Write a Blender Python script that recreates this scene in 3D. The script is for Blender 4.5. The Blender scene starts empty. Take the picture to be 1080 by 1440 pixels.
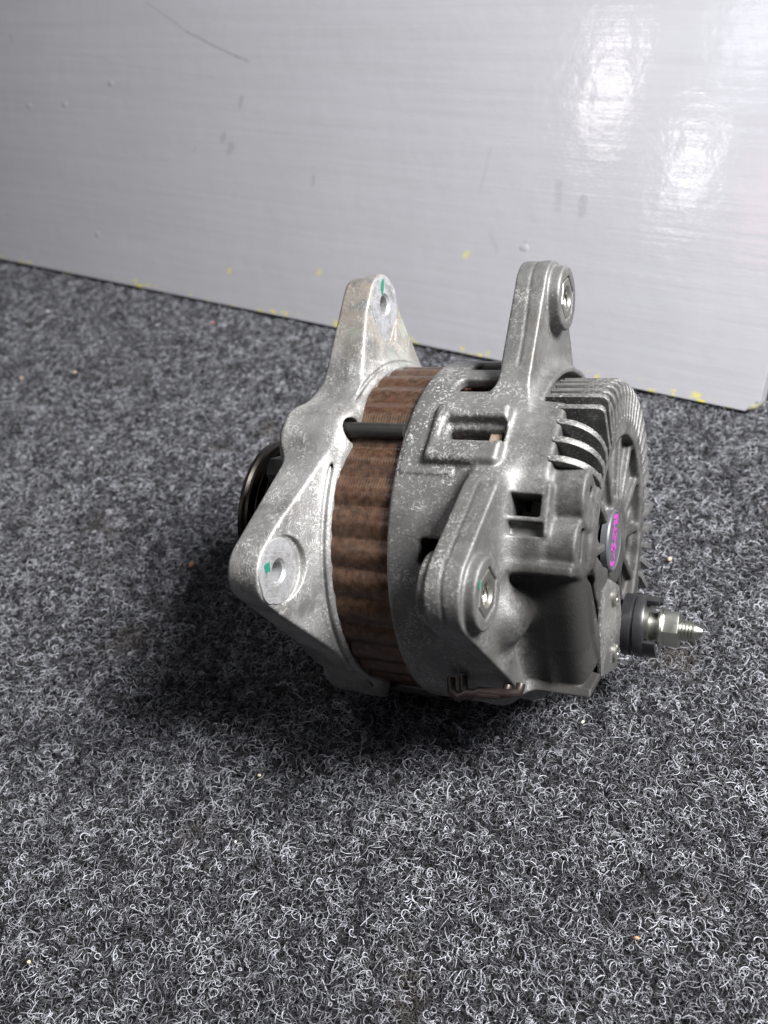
import bpy, bmesh, math, random
import numpy as np
from mathutils import Matrix, Vector

random.seed(7)
rng = np.random.default_rng(11)
scene = bpy.context.scene
C = scene.collection
MM = 0.001

# ------------------------------------------------------------------ camera
# world: metres, z = 0 is the top of the carpet pile, the alternator's axis passes over the origin
CAM_AXES = Matrix(((0.9876883, 0.1564345, 0.0),
                   (-0.0963107, 0.6080817, -0.7880108),
                   (-0.1232720, 0.7783090, 0.6156615)))
cam_data = bpy.data.cameras.new('camera')
cam = bpy.data.objects.new('camera', cam_data)
C.objects.link(cam)
cam.matrix_world = Matrix.Translation((-0.00885, -0.29979, 0.24263 + 0.0675)) @ CAM_AXES.to_4x4()
cam_data.sensor_fit = 'VERTICAL'
cam_data.sensor_height = 36.0
cam_data.lens = 32.457
cam_data.clip_start = 0.01
cam_data.clip_end = 20.0
cam_data.dof.use_dof = True
cam_data.dof.focus_distance = 0.335
cam_data.dof.aperture_fstop = 13.0
scene.camera = cam

# ------------------------------------------------------------------ room light
scene.view_settings.view_transform = 'Standard'
scene.view_settings.look = 'None'
scene.view_settings.exposure = 0.22
scene.view_settings.gamma = 1.0
world = bpy.data.worlds.new('World')
scene.world = world
world.use_nodes = True
bg = world.node_tree.nodes['Background']
bg.inputs['Color'].default_value = (0.86, 0.92, 1.0, 1)
bg.inputs['Strength'].default_value = 0.03


def lamp(name, loc, target, size, power, color=(1, 1, 1), size_y=None):
    d = bpy.data.lights.new(name, 'AREA')
    d.energy = power
    d.color = color
    d.size = size
    if size_y:
        d.shape = 'RECTANGLE'
        d.size_y = size_y
    o = bpy.data.objects.new(name, d)
    C.objects.link(o)
    o.location = loc
    v = Vector(target) - Vector(loc)
    o.rotation_euler = v.to_track_quat('-Z', 'Y').to_euler()
    return o


lamp('ceiling_lamp', (0.60, -0.32, 0.88), (0.02, 0.0, 0.05), 0.34, 40.0, (1.0, 0.985, 0.97))
lamp('window_lamp', (0.92, -0.50, 0.62), (0.05, 0.0, 0.0), 0.40, 1.2, (0.82, 0.89, 1.0))
lamp('board_fill_light', (-0.45, 0.22, 1.25), (-0.15, 0.3, 0.0), 0.5, 1.9, (0.98, 1.0, 0.97))  # added unseen fill that brightens the upper left of the board

# ------------------------------------------------------------------ node helpers


class NT:
    def __init__(self, name):
        self.m = bpy.data.materials.new(name)
        self.m.use_nodes = True
        self.t = self.m.node_tree
        self.t.nodes.clear()
        self.out = self.t.nodes.new('ShaderNodeOutputMaterial')
        self.b = self.t.nodes.new('ShaderNodeBsdfPrincipled')
        self.t.links.new(self.b.outputs[0], self.out.inputs[0])
        self.co = self.t.nodes.new('ShaderNodeTexCoord').outputs['Object']

    def link(self, a, b):
        self.t.links.new(a, b)

    def put(self, sock, v):
        if hasattr(v, 'is_output') or isinstance(v, bpy.types.NodeSocket):
            self.link(v, sock)
        elif isinstance(v, (tuple, list)):
            sock.default_value = tuple(v) + ((1,) if len(v) == 3 and sock.type == 'RGBA' else ())
        else:
            sock.default_value = v

    def math(self, op, a, b=None, c=None, clamp=False):
        n = self.t.nodes.new('ShaderNodeMath')
        n.operation = op
        n.use_clamp = clamp
        for i, v in enumerate((a, b, c)):
            if v is not None:
                self.put(n.inputs[i], v)
        return n.outputs[0]

    def vmath(self, op, a, b=None):
        n = self.t.nodes.new('ShaderNodeVectorMath')
        n.operation = op
        self.put(n.inputs[0], a)
        if b is not None:
            self.put(n.inputs[1], b)
        return n.outputs['Value'] if op in ('LENGTH', 'DISTANCE', 'DOT_PRODUCT') else n.outputs[0]

    def mapping(self, scale=(1, 1, 1), loc=(0, 0, 0), co=None):
        n = self.t.nodes.new('ShaderNodeMapping')
        self.link(co or self.co, n.inputs[0])
        n.inputs['Scale'].default_value = scale
        n.inputs['Location'].default_value = loc
        return n.outputs[0]

    def noise(self, scale, detail=3, rough=0.55, co=None, dist=0.0):
        n = self.t.nodes.new('ShaderNodeTexNoise')
        self.link(co or self.co, n.inputs['Vector'])
        n.inputs['Scale'].default_value = scale
        n.inputs['Detail'].default_value = detail
        n.inputs['Roughness'].default_value = rough
        n.inputs['Distortion'].default_value = dist
        return n.outputs['Fac']

    def ramp(self, v, lo, hi):
        n = self.t.nodes.new('ShaderNodeMapRange')
        n.interpolation_type = 'SMOOTHSTEP'
        self.put(n.inputs[0], v)
        n.inputs[1].default_value = lo
        n.inputs[2].default_value = hi
        return n.outputs[0]

    def mix(self, f, a, b):
        n = self.t.nodes.new('ShaderNodeMix')
        n.data_type = 'RGBA'
        self.put(n.inputs[0], f)
        self.put(n.inputs[6], a)
        self.put(n.inputs[7], b)
        return n.outputs[2]

    def mixf(self, f, a, b):
        n = self.t.nodes.new('ShaderNodeMix')
        n.data_type = 'FLOAT'
        self.put(n.inputs[0], f)
        self.put(n.inputs[2], a)
        self.put(n.inputs[3], b)
        return n.outputs[0]

    def bump(self, h, dist, strength=1.0, normal=None):
        n = self.t.nodes.new('ShaderNodeBump')
        n.inputs['Strength'].default_value = strength
        n.inputs['Distance'].default_value = dist
        self.put(n.inputs['Height'], h)
        if normal is not None:
            self.link(normal, n.inputs['Normal'])
        return n.outputs[0]

    def xyz(self, co=None):
        n = self.t.nodes.new('ShaderNodeSeparateXYZ')
        self.link(co or self.co, n.inputs[0])
        return n.outputs

    def set(self, color=None, rough=None, metal=None, normal=None, spec=None, coat=None):
        b = self.b
        if color is not None:
            self.put(b.inputs['Base Color'], color)
        if rough is not None:
            self.put(b.inputs['Roughness'], rough)
        if metal is not None:
            self.put(b.inputs['Metallic'], metal)
        if normal is not None:
            self.link(normal, b.inputs['Normal'])
        if spec is not None:
            self.put(b.inputs['Specular IOR Level'], spec)
        if coat is not None:
            self.put(b.inputs['Coat Weight'], coat)
        return self.m


def seg_mask(n, px, pz, a, b, width, soft):
    """1 near the segment a-b (metres, in the px/pz plane)."""
    dx, dz = b[0] - a[0], b[1] - a[1]
    L2 = dx * dx + dz * dz + 1e-12
    qx = n.math('SUBTRACT', px, a[0])
    qz = n.math('SUBTRACT', pz, a[1])
    dot = n.math('ADD', n.math('MULTIPLY', qx, dx / L2), n.math('MULTIPLY', qz, dz / L2), clamp=True)
    ex = n.math('SUBTRACT', qx, n.math('MULTIPLY', dot, dx))
    ez = n.math('SUBTRACT', qz, n.math('MULTIPLY', dot, dz))
    d = n.math('SQRT', n.math('ADD', n.math('MULTIPLY', ex, ex), n.math('MULTIPLY', ez, ez)))
    return n.ramp(d, width + soft, width)


def mat_cast(name, soot=False, brown=False, tone=1.0, white=1.0):
    n = NT(name)
    big = n.noise(55, 3)
    mid = n.noise(230, 4, 0.6)
    fine = n.noise(900, 4, 0.65)
    grain = n.noise(2600, 2, 0.6)
    base = n.mix(n.ramp(big, 0.3, 0.7), tuple(.235 * tone * k for k in (1, 1.0, 1.0)), tuple(.36 * tone * k for k in (1, 1.0, .985)))
    base = n.mix(n.math('MULTIPLY', n.ramp(mid, 0.45, 0.75), .5), base, (.18 * tone, .178 * tone, .172 * tone))
    # white oxide freckles and thin veins
    ox = n.math('MULTIPLY', n.ramp(fine, 0.52, 0.66), n.math('MULTIPLY', n.ramp(n.noise(120, 4, .7), 0.36, 0.60), n.mixf(n.ramp(n.noise(24, 3, .6), .38, .60), .25, 1.0)))
    vein = n.math('MULTIPLY', n.ramp(n.math('ABSOLUTE', n.math('SUBTRACT', n.noise(260, 3, .6, dist=1.2), .5)), .022, .006), n.ramp(n.noise(70, 2), .45, .6))
    oxide = n.math('MAXIMUM', n.math('MULTIPLY', ox, .75), n.math('MULTIPLY', vein, .55))
    oxide = n.math('MULTIPLY', oxide, white)
    if soot:
        # the front band of the rear casting carries most of the white corrosion
        oxide = n.math('MULTIPLY', oxide, n.mixf(n.ramp(n.math('ADD', n.xyz()[0], n.math('MULTIPLY', n.noise(45, 3), .02)), .074, .050), .38, 1.0))
    col = n.mix(oxide, base, (.60, .60, .575))
    pits = n.ramp(n.noise(1500, 2, .5), .66, .74)
    col = n.mix(n.math('MULTIPLY', pits, .6), col, (.07, .068, .065))
    grime = n.math('MULTIPLY', n.ramp(n.noise(38, 5, .72, co=n.mapping(loc=(.11, .05, .02))), .50, .66), .55)
    col = n.mix(grime, col, (.085, .080, .072))
    rough = n.mixf(oxide, n.mixf(mid, .42, .60), .85)
    metal = n.mixf(oxide, .60, .05)
    if brown:
        x, y, z = n.xyz()
        up = n.ramp(z, .055, .085)
        bm = n.math('MULTIPLY', n.ramp(n.noise(110, 4, .65), .36, .52), up)
        col = n.mix(n.math('MULTIPLY', bm, .5), col, (.135, .098, .062))
        metal = n.mixf(bm, metal, .1)
        green = n.math('MULTIPLY', n.ramp(n.noise(90, 4, .6, co=n.mapping(loc=(.3, .1, .2))), .54, .66), n.ramp(z, .05, .07))
        col = n.mix(n.math('MULTIPLY', green, .3), col, (.24, .30, .25))
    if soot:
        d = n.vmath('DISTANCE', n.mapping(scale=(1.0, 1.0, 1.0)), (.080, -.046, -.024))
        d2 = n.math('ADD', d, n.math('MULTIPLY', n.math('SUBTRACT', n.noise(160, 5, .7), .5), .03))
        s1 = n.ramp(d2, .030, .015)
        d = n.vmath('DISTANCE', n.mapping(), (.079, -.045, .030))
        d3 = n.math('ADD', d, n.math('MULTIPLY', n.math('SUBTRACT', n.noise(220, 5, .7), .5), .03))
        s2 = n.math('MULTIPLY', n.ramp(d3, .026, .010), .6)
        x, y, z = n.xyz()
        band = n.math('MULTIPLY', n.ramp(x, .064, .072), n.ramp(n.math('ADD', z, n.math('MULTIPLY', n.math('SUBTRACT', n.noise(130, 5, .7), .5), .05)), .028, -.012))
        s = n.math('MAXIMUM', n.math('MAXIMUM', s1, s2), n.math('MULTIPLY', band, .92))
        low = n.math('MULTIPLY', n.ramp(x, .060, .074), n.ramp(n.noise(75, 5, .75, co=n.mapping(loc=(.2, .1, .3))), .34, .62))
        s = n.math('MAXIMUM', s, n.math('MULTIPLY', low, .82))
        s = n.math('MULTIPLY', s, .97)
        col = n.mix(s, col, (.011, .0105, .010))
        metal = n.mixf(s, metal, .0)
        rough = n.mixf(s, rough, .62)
    nb = n.bump(grain, .00025, .35)
    nb = n.bump(fine, .0004, .35, nb)
    nb = n.bump(oxide, .00015, .5, nb)
    return n.set(col, rough, metal, nb)


def mat_simple(name, col, rough, metal=0.0, var=.25, scale=400, bump=.0001, spec=None):
    n = NT(name)
    f = n.noise(scale, 4, .6)
    c = n.mix(f, tuple(k * (1 - var) for k in col), tuple(min(1, k * (1 + var)) for k in col))
    return n.set(c, n.mixf(f, rough * .8, min(1, rough * 1.2)), metal, n.bump(f, bump, .6), spec)


def mat_stator():
    n = NT('varnished_laminations')
    x, y, z = n.xyz()
    lam = n.math('SINE', n.math('MULTIPLY', x, 2 * math.pi / .0011))
    nz = n.noise(420, 4, .65)
    streak = n.noise(300, 3, .6, co=n.mapping(scale=(14, .8, .8)))
    col = n.mix(n.ramp(nz, .3, .7), (.036, .020, .013), (.100, .056, .034))
    col = n.mix(n.math('MULTIPLY', n.ramp(streak, .5, .7), .5), col, (.035, .022, .016))
    red = n.ramp(n.noise(75, 3), .52, .65)
    col = n.mix(n.math('MULTIPLY', red, .5), col, (.070, .028, .018))
    h = n.math('ADD', lam, n.math('MULTIPLY', streak, 1.5))
    return n.set(col, n.mixf(nz, .24, .42), .35, n.bump(h, .00005, .28), .5)


M = {}
M['front'] = mat_cast('cast_aluminium_front', brown=True, tone=.90, white=.85)
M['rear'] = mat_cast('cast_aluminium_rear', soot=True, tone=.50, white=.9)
M['fin'] = mat_cast('cast_aluminium_fins', tone=.42, white=.6)
def mat_machined():
    n = NT('machined_aluminium')
    x, y, z = n.xyz()

    def ring(c):
        dy = n.math('SUBTRACT', y, c[0])
        dz = n.math('SUBTRACT', z, c[1])
        return n.math('SQRT', n.math('ADD', n.math('MULTIPLY', dy, dy), n.math('MULTIPLY', dz, dz)))
    d = n.math('MINIMUM', ring((-.020, .0875)), ring((-.086, -.018)))
    rings = n.math('SINE', n.math('MULTIPLY', n.math('ADD', d, n.math('MULTIPLY', n.noise(90, 2), .0012)), 2 * math.pi / .0007))
    sc = n.ramp(n.noise(1.0, 4, .7, co=n.mapping(scale=(200, 90, 1400))), .52, .70)
    wear = n.ramp(n.noise(170, 5, .7), .42, .64)
    col = n.mix(wear, (.46, .47, .49), (.26, .26, .26))
    col = n.mix(n.math('MULTIPLY', sc, .6), col, (.62, .63, .65))
    bolt = n.math('MULTIPLY', n.ramp(n.math('ABSOLUTE', n.math('SUBTRACT', d, .0078)), .0012, .0002), n.math('MULTIPLY', wear, .35))
    col = n.mix(bolt, col, (.17, .165, .16))
    return n.set(col, n.mixf(wear, .30, .55), .6, n.bump(n.math('ADD', rings, n.math('MULTIPLY', sc, 2)), .00004, .25))


M['machined'] = mat_machined()
M['zinc'] = mat_simple('zinc_plated_steel', (.50, .51, .46), .30, 1.0, .12, 700, .00004)
M['insert'] = mat_simple('plated_insert_steel', (.40, .39, .36), .32, .9, .18, 700, .00005)
M['dark_steel'] = mat_simple('black_oxide_steel', (.022, .022, .021), .45, .4, .35, 500, .0001)
M['pulley'] = mat_simple('oily_pulley_steel', (.045, .041, .037), .33, .9, .3, 300, .00005)
M['plastic'] = mat_simple('black_moulded_plastic', (.016, .016, .018), .38, 0, .2, 500, .00005)
M['copper'] = mat_simple('enamelled_copper', (.16, .055, .028), .4, .3, .3, 500, .0001)
M['terminal'] = mat_simple('tan_terminal_insulation', (.20, .15, .115), .6, 0, .15, 700, .0001)
M['clip'] = mat_simple('rusty_brown_clip_steel', (.026, .019, .017), .4, .4, .3, 300, .0001)
M['green'] = mat_simple('green_paint', (.012, .12, .082), .55, 0, .3, 1500, .0001)
M['sticker'] = mat_simple('grey_cap_metal', (.11, .113, .125), .45, .5, .1, 600, .00003)
M['magenta'] = mat_simple('magenta_marker', (.27, .028, .24), .7, 0, .1, 1500, .00002)
M['tape'] = mat_simple('pale_flake', (.55, .54, .58), .6, 0, .15, 800, .0001)
M['stator'] = mat_stator()

# ------------------------------------------------------------------ object helpers


def tag(o, label=None, cat=None, group=None, kind=None):
    for k, v in (('label', label), ('category', cat), ('group', group), ('kind', kind)):
        if v:
            o[k] = v
    return o


def link_mesh(name, me, mat, parent=None, smooth=None):
    o = bpy.data.objects.new(name, me)
    C.objects.link(o)
    if mat:
        me.materials.clear()
        me.materials.append(mat)
    if parent:
        o.parent = parent
    return o


def bm_obj(name, bm, mat, parent=None, angle=40):
    bmesh.ops.recalc_face_normals(bm, faces=bm.faces)
    me = bpy.data.meshes.new(name)
    bm.to_mesh(me)
    bm.free()
    if angle:
        me.shade_smooth()
        try:
            me.set_sharp_from_angle(angle=math.radians(angle))
        except Exception:
            pass
    return link_mesh(name, me, mat, parent)


def add_box(bm, lo, hi, bev=0.0, seg=2):
    lo = Vector(lo) * MM
    hi = Vector(hi) * MM
    r = bmesh.ops.create_cube(bm, size=1.0)
    vs = r['verts']
    for v in vs:
        v.co = Vector([lo[i] + (v.co[i] + .5) * (hi[i] - lo[i]) for i in range(3)])
    if bev:
        es = list({e for v in vs for e in v.link_edges})
        bmesh.ops.bevel(bm, geom=es, offset=bev * MM, segments=seg, affect='EDGES', profile=.6)


def add_lathe(bm, prof, cy=0, cz=0, n=48, closed=False):
    """prof: (x, r) pairs in mm, revolved about the axis parallel to x through (cy, cz)."""
    rings = []
    for x, r in prof:
        if r < 1e-6:
            rings.append([bm.verts.new((x * MM, cy * MM, cz * MM))])
        else:
            rings.append([bm.verts.new((x * MM, (cy + r * math.cos(2 * math.pi * k / n)) * MM, (cz + r * math.sin(2 * math.pi * k / n)) * MM)) for k in range(n)])
    pairs = list(zip(rings[:-1], rings[1:]))
    if closed:
        pairs.append((rings[-1], rings[0]))
    for a, b in pairs:
        for k in range(n):
            va = a if len(a) == 1 else None
            if len(a) == 1 and len(b) == 1:
                continue
            if len(a) == 1:
                bm.faces.new((a[0], b[k], b[(k + 1) % n]))
            elif len(b) == 1:
                bm.faces.new((a[k], a[(k + 1) % n], b[0]))
            else:
                bm.faces.new((a[k], a[(k + 1) % n], b[(k + 1) % n], b[k]))


def add_prism(bm, poly, x0, x1, bev=0.0):
    """poly of (y, z) in mm extruded along x."""
    a = [bm.verts.new((x0 * MM, y * MM, z * MM)) for y, z in poly]
    b = [bm.verts.new((x1 * MM, y * MM, z * MM)) for y, z in poly]
    fs = [bm.faces.new(a), bm.faces.new(b)]
    n = len(poly)
    for k in range(n):
        fs.append(bm.faces.new((a[k], a[(k + 1) % n], b[(k + 1) % n], b[k])))
    if bev:
        es = list({e for f in fs for e in f.edges})
        bmesh.ops.bevel(bm, geom=es, offset=bev * MM, segments=2, affect='EDGES', profile=.6)


def add_tube(bm, pts, r, n=8, caps=True):
    """round wire through pts (mm)."""
    rings = []
    P = [Vector(p) for p in pts]
    for i, p in enumerate(P):
        t = (P[min(i + 1, len(P) - 1)] - P[max(i - 1, 0)]).normalized()
        u = t.orthogonal().normalized()
        if rings:
            u = (pu - t * pu.dot(t)).normalized()
        pu = u
        w = t.cross(u)
        rings.append([bm.verts.new((p + (u * math.cos(2 * math.pi * k / n) + w * math.sin(2 * math.pi * k / n)) * r) * MM) for k in range(n)])
    for a, b in zip(rings[:-1], rings[1:]):
        for k in range(n):
            bm.faces.new((a[k], a[(k + 1) % n], b[(k + 1) % n], b[k]))
    if caps:
        bm.faces.new(rings[0])
        bm.faces.new(rings[-1])


def hexagon(cy, cz, circ, rot=0.0):
    return [(cy + circ * math.cos(rot + k * math.pi / 3), cz + circ * math.sin(rot + k * math.pi / 3)) for k in range(6)]


# ------------------------------------------------------------------ castings: signed distance fields meshed by surface nets


class Field:
    def __init__(self, lo, hi, h):
        self.lo = np.array(lo, np.float32)
        self.h = h
        self.n = np.ceil((np.array(hi) - np.array(lo)) / h).astype(int) + 1
        self.F = np.full(self.n, 1e3, np.float32)

    def sub(self, lo, hi):
        a = np.maximum(0, np.floor((np.array(lo) - self.lo) / self.h).astype(int))
        b = np.minimum(self.n, np.ceil((np.array(hi) - self.lo) / self.h).astype(int) + 1)
        sl = tuple(slice(int(i), int(j)) for i, j in zip(a, b))
        ax = [self.lo[i] + self.h * np.arange(a[i], b[i], dtype=np.float32) for i in range(3)]
        return sl, ax[0][:, None, None], ax[1][None, :, None], ax[2][None, None, :]

    def add(self, fn, lo, hi, k=0.0):
        sl, x, y, z = self.sub(lo, hi)
        d = np.broadcast_to(fn(x, y, z), self.F[sl].shape)
        self.F[sl] = smin(self.F[sl], d, k)

    def cut(self, fn, lo, hi, k=0.0):
        sl, x, y, z = self.sub(lo, hi)
        d = np.broadcast_to(fn(x, y, z), self.F[sl].shape)
        self.F[sl] = -smin(-self.F[sl], d, k)


def smin(a, b, k):
    if k <= 0:
        return np.minimum(a, b)
    h = np.maximum(k - np.abs(a - b), 0) / k
    return np.minimum(a, b) - h * h * k * .25


def smax(a, b, k):
    return -smin(-a, -b, k)


def rho(y, z):
    return np.sqrt(y * y + z * z)


def extr(d2, x, x0, x1, r=0.0):
    w = np.abs(x - (x0 + x1) / 2) - (x1 - x0) / 2 + r
    d2 = d2 + r
    return np.minimum(np.maximum(d2, w), 0) + np.sqrt(np.maximum(d2, 0) ** 2 + np.maximum(w, 0) ** 2) - r


def cyl(cy, cz, R, x0, x1, r=0.0):
    return lambda x, y, z: extr(rho(y - cy, z - cz) - R, x, x0, x1, r)


def ucap(y, z, a, ra, b, rb):
    L = math.hypot(b[0] - a[0], b[1] - a[1])
    uy, uz = (b[0] - a[0]) / L, (b[1] - a[1]) / L
    qy, qz = y - a[0], z - a[1]
    py = qy * uy + qz * uz
    px = np.abs(qz * uy - qy * uz)
    bb = (ra - rb) / L
    aa = math.sqrt(1 - bb * bb)
    k = -bb * px + aa * py
    return np.where(k < 0, np.sqrt(px * px + py * py) - ra,
                    np.where(k > aa * L, np.sqrt(px * px + (py - L) ** 2) - rb, px * aa + py * bb - ra))


def poly2(y, z, pts):
    y, z = np.broadcast_arrays(y, z)
    d = np.full(y.shape, 1e9, np.float32)
    s = np.ones(y.shape, np.float32)
    n = len(pts)
    for i in range(n):
        ay, az = pts[i]
        by, bz = pts[i - 1]
        ey, ez = by - ay, bz - az
        wy, wz = y - ay, z - az
        t = np.clip((wy * ey + wz * ez) / (ey * ey + ez * ez), 0, 1)
        d = np.minimum(d, (wy - ey * t) ** 2 + (wz - ez * t) ** 2)
        c1, c2, c3 = z >= az, z < bz, ey * wz > ez * wy
        flip = (c1 & c2 & c3) | (~c1 & ~c2 & ~c3)
        s = np.where(flip, -s, s)
    return s * np.sqrt(d)


def boxd(lo, hi, r=0.0):
    c = [(a + b) / 2 for a, b in zip(lo, hi)]
    e = [(b - a) / 2 - r for a, b in zip(lo, hi)]

    def fn(x, y, z):
        qx, qy, qz = np.abs(x - c[0]) - e[0], np.abs(y - c[1]) - e[1], np.abs(z - c[2]) - e[2]
        return np.sqrt(np.maximum(qx, 0) ** 2 + np.maximum(qy, 0) ** 2 + np.maximum(qz, 0) ** 2) + np.minimum(np.maximum(np.maximum(qx, qy), qz), 0) - r
    return fn


def cell(ang, r0, r1, x0, x1, halfw, r=1.0):
    """a box standing on the cylinder wall at the angle `ang` (degrees); halfw is tangential."""
    ca, sa = math.cos(math.radians(ang)), math.sin(math.radians(ang))
    b = boxd((x0, r0, -halfw), (x1, r1, halfw), r)
    return lambda x, y, z: b(x, y * ca + z * sa, -y * sa + z * ca)


def bound(ang, r1, x0, x1, halfw, pad=4):
    ca, sa = math.cos(math.radians(ang)), math.sin(math.radians(ang))
    ys, zs = [], []
    for rr in (r1 - 20, r1):
        for t in (-halfw, halfw):
            ys.append(rr * ca - t * sa)
            zs.append(rr * sa + t * ca)
    return (x0 - pad, min(ys) - pad, min(zs) - pad), (x1 + pad, max(ys) + pad, max(zs) + pad)


def surface_nets(fl):
    F, h, lo = fl.F, fl.h, fl.lo
    S = F < 0
    n = np.array(F.shape)
    cnt = np.zeros(n - 1, np.int8)
    for i in (0, 1):
        for j in (0, 1):
            for k in (0, 1):
                cnt += S[i:n[0] - 1 + i, j:n[1] - 1 + j, k:n[2] - 1 + k]
    act = (cnt > 0) & (cnt < 8)
    idx = np.argwhere(act)
    num = np.full(n - 1, -1, np.int32)
    num[act] = np.arange(len(idx), dtype=np.int32)
    acc = np.zeros((len(idx), 3), np.float64)
    w = np.zeros(len(idx))
    corners = [(i, j, k) for i in (0, 1) for j in (0, 1) for k in (0, 1)]
    val = {c: F[idx[:, 0] + c[0], idx[:, 1] + c[1], idx[:, 2] + c[2]].astype(np.float64) for c in corners}
    for c in corners:
        for ax in range(3):
            if c[ax]:
                continue
            e = list(c)
            e[ax] = 1
            a, b = val[c], val[tuple(e)]
            m = (a < 0) != (b < 0)
            t = np.where(m, a / np.where(a == b, 1, a - b), 0)
            p = np.tile(np.array(c, float), (len(idx), 1))
            p[:, ax] += t
            acc[m] += p[m]
            w += m
    V = idx + acc / w[:, None]

    def samp(P):
        P = np.clip(P, 0, n - 1.001)
        i = P.astype(int)
        f = P - i
        r = 0
        for c in corners:
            ww = 1
            for ax in range(3):
                ww = ww * (f[:, ax] if c[ax] else 1 - f[:, ax])
            r = r + ww * F[i[:, 0] + c[0], i[:, 1] + c[1], i[:, 2] + c[2]]
        return r
    G = np.stack([samp(V + np.eye(3)[a] * .9) - samp(V - np.eye(3)[a] * .9) for a in range(3)], 1)
    gl = np.linalg.norm(G, axis=1, keepdims=True) + 1e-9
    N = G / gl
    quads = []
    for ax in range(3):
        sl0 = [slice(None)] * 3
        sl1 = [slice(None)] * 3
        sl0[ax] = slice(0, -1)
        sl1[ax] = slice(1, None)
        a, b = S[tuple(sl0)], S[tuple(sl1)]
        E = np.argwhere(a != b)
        u, v = [k for k in range(3) if k != ax]
        ok = (E[:, u] > 0) & (E[:, v] > 0) & (E[:, u] < n[u] - 1) & (E[:, v] < n[v] - 1)
        E = E[ok]
        q = []
        for du, dv in ((-1, -1), (0, -1), (0, 0), (-1, 0)):
            e = E.copy()
            e[:, u] += du
            e[:, v] += dv
            q.append(num[e[:, 0], e[:, 1], e[:, 2]])
        q = np.stack(q, 1)
        inside_first = a[E[:, 0], E[:, 1], E[:, 2]]
        flip = inside_first if ax == 1 else ~inside_first
        q[flip] = q[flip][:, ::-1]
        quads.append(q)
    return (lo + V * h) * MM, N, np.concatenate(quads)


def np_mesh(name, V, N, Q):
    used, inv = np.unique(Q, return_inverse=True)
    V, N, Q = V[used], N[used], inv.reshape(Q.shape)
    me = bpy.data.meshes.new(name)
    me.vertices.add(len(V))
    me.vertices.foreach_set('co', V.astype(np.float32).ravel())
    me.loops.add(Q.size)
    me.loops.foreach_set('vertex_index', Q.astype(np.int32).ravel())
    me.polygons.add(len(Q))
    me.polygons.foreach_set('loop_start', np.arange(0, Q.size, 4, dtype=np.int32))
    me.update(calc_edges=True)
    me.validate()
    me.shade_smooth()
    me.normals_split_custom_set_from_vertices(N.astype(np.float32).tolist())
    return me


def split(V, N, Q, tests):
    """returns a list of face sets: one per test, then the rest."""
    cen = V[Q].mean(1) / MM
    left = np.ones(len(Q), bool)
    out = []
    for t in tests:
        m = t(cen[:, 0], cen[:, 1], cen[:, 2]) & left
        out.append(Q[m])
        left &= ~m
    out.append(Q[left])
    return out


# key points of the casting, in mm (x along the shaft towards the rear, y away, z up across the shaft)
TOP = (-20.0, 87.5)      # upper mounting bolt axis
LOW = (-86.0, -18.0)     # lower mounting bolt axis
BOLT_R, BOLT_ANG = 66.2, (150, 266, 330, 60)
STUD = (22.0, -33.0)

# ------------------------------------------------------------------ the alternator
alt = bpy.data.objects.new('alternator', None)
C.objects.link(alt)
ALT_ROT = Matrix(((0.8785046, 0.4209413, 0.2259160), (-0.4659417, 0.6505419, 0.5997446), (0.1054895, -0.6321421, 0.7676381)))
alt.matrix_world = Matrix.Translation((0, 0, 0.0675)) @ ALT_ROT.to_4x4()
tag(alt, 'used cast aluminium car alternator with rusty brown stator lying on grey carpet', 'alternator')

# ---- front bracket
f = Field((-30, -104, -76), (4, 76, 106), .5)


def front_body(x, y, z):
    r = rho(y, z)
    R = np.where(x > -7, 66.3, 66.3 - (-7 - x) * .20)
    return smax((r - R) * .98, np.abs(x + 12.2) - 12.2, 3.0)


f.add(front_body, (-30, -76, -76), (4, 76, 76))
f.cut(cyl(0, 0, 65.0, -.9, 3), (-3, -76, -76), (4, 76, 76))
web_lo, web_hi = (-30, -104, -76), (4, 76, 106)


def ear_plate(tip, base, rb):
    def fn(x, y, z):
        draft = np.clip((-8 - x) * .10, 0, 3.0)
        d2 = ucap(y, z, tip, 12.2, base, rb) + draft
        # the back face slopes forwards from the rim to the pad
        back = np.clip((rho(y, z) - 66) / 26, 0, 1) * 4.0 - 3.6
        w = np.maximum(x + 3.6 + np.clip((rho(y, z) - 66) / 22, 0, 1) * 4.6, -21.3 - x)
        return smax(d2, w, 1.3)
    return fn


f.add(ear_plate(TOP, (-3, 12), 50), web_lo, web_hi, 5.0)
f.add(ear_plate(LOW, (0, 0), 64.5), web_lo, web_hi, 5.0)
for k, a in enumerate(BOLT_ANG):
    by, bz = 61.5 * math.cos(math.radians(a)), 61.5 * math.sin(math.radians(a))
    f.add(cyl(by, bz, 9.8, -25, -1.4, 2.0), (-30, by - 16, bz - 16), (4, by + 16, bz + 16), 10.0)
    by, bz = BOLT_R * math.cos(math.radians(a)), BOLT_R * math.sin(math.radians(a))
    f.cut(cyl(by, bz, 4.4, -6, 4), (-8, by - 8, bz - 8), (4, by + 8, bz + 8), .8)
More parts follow.
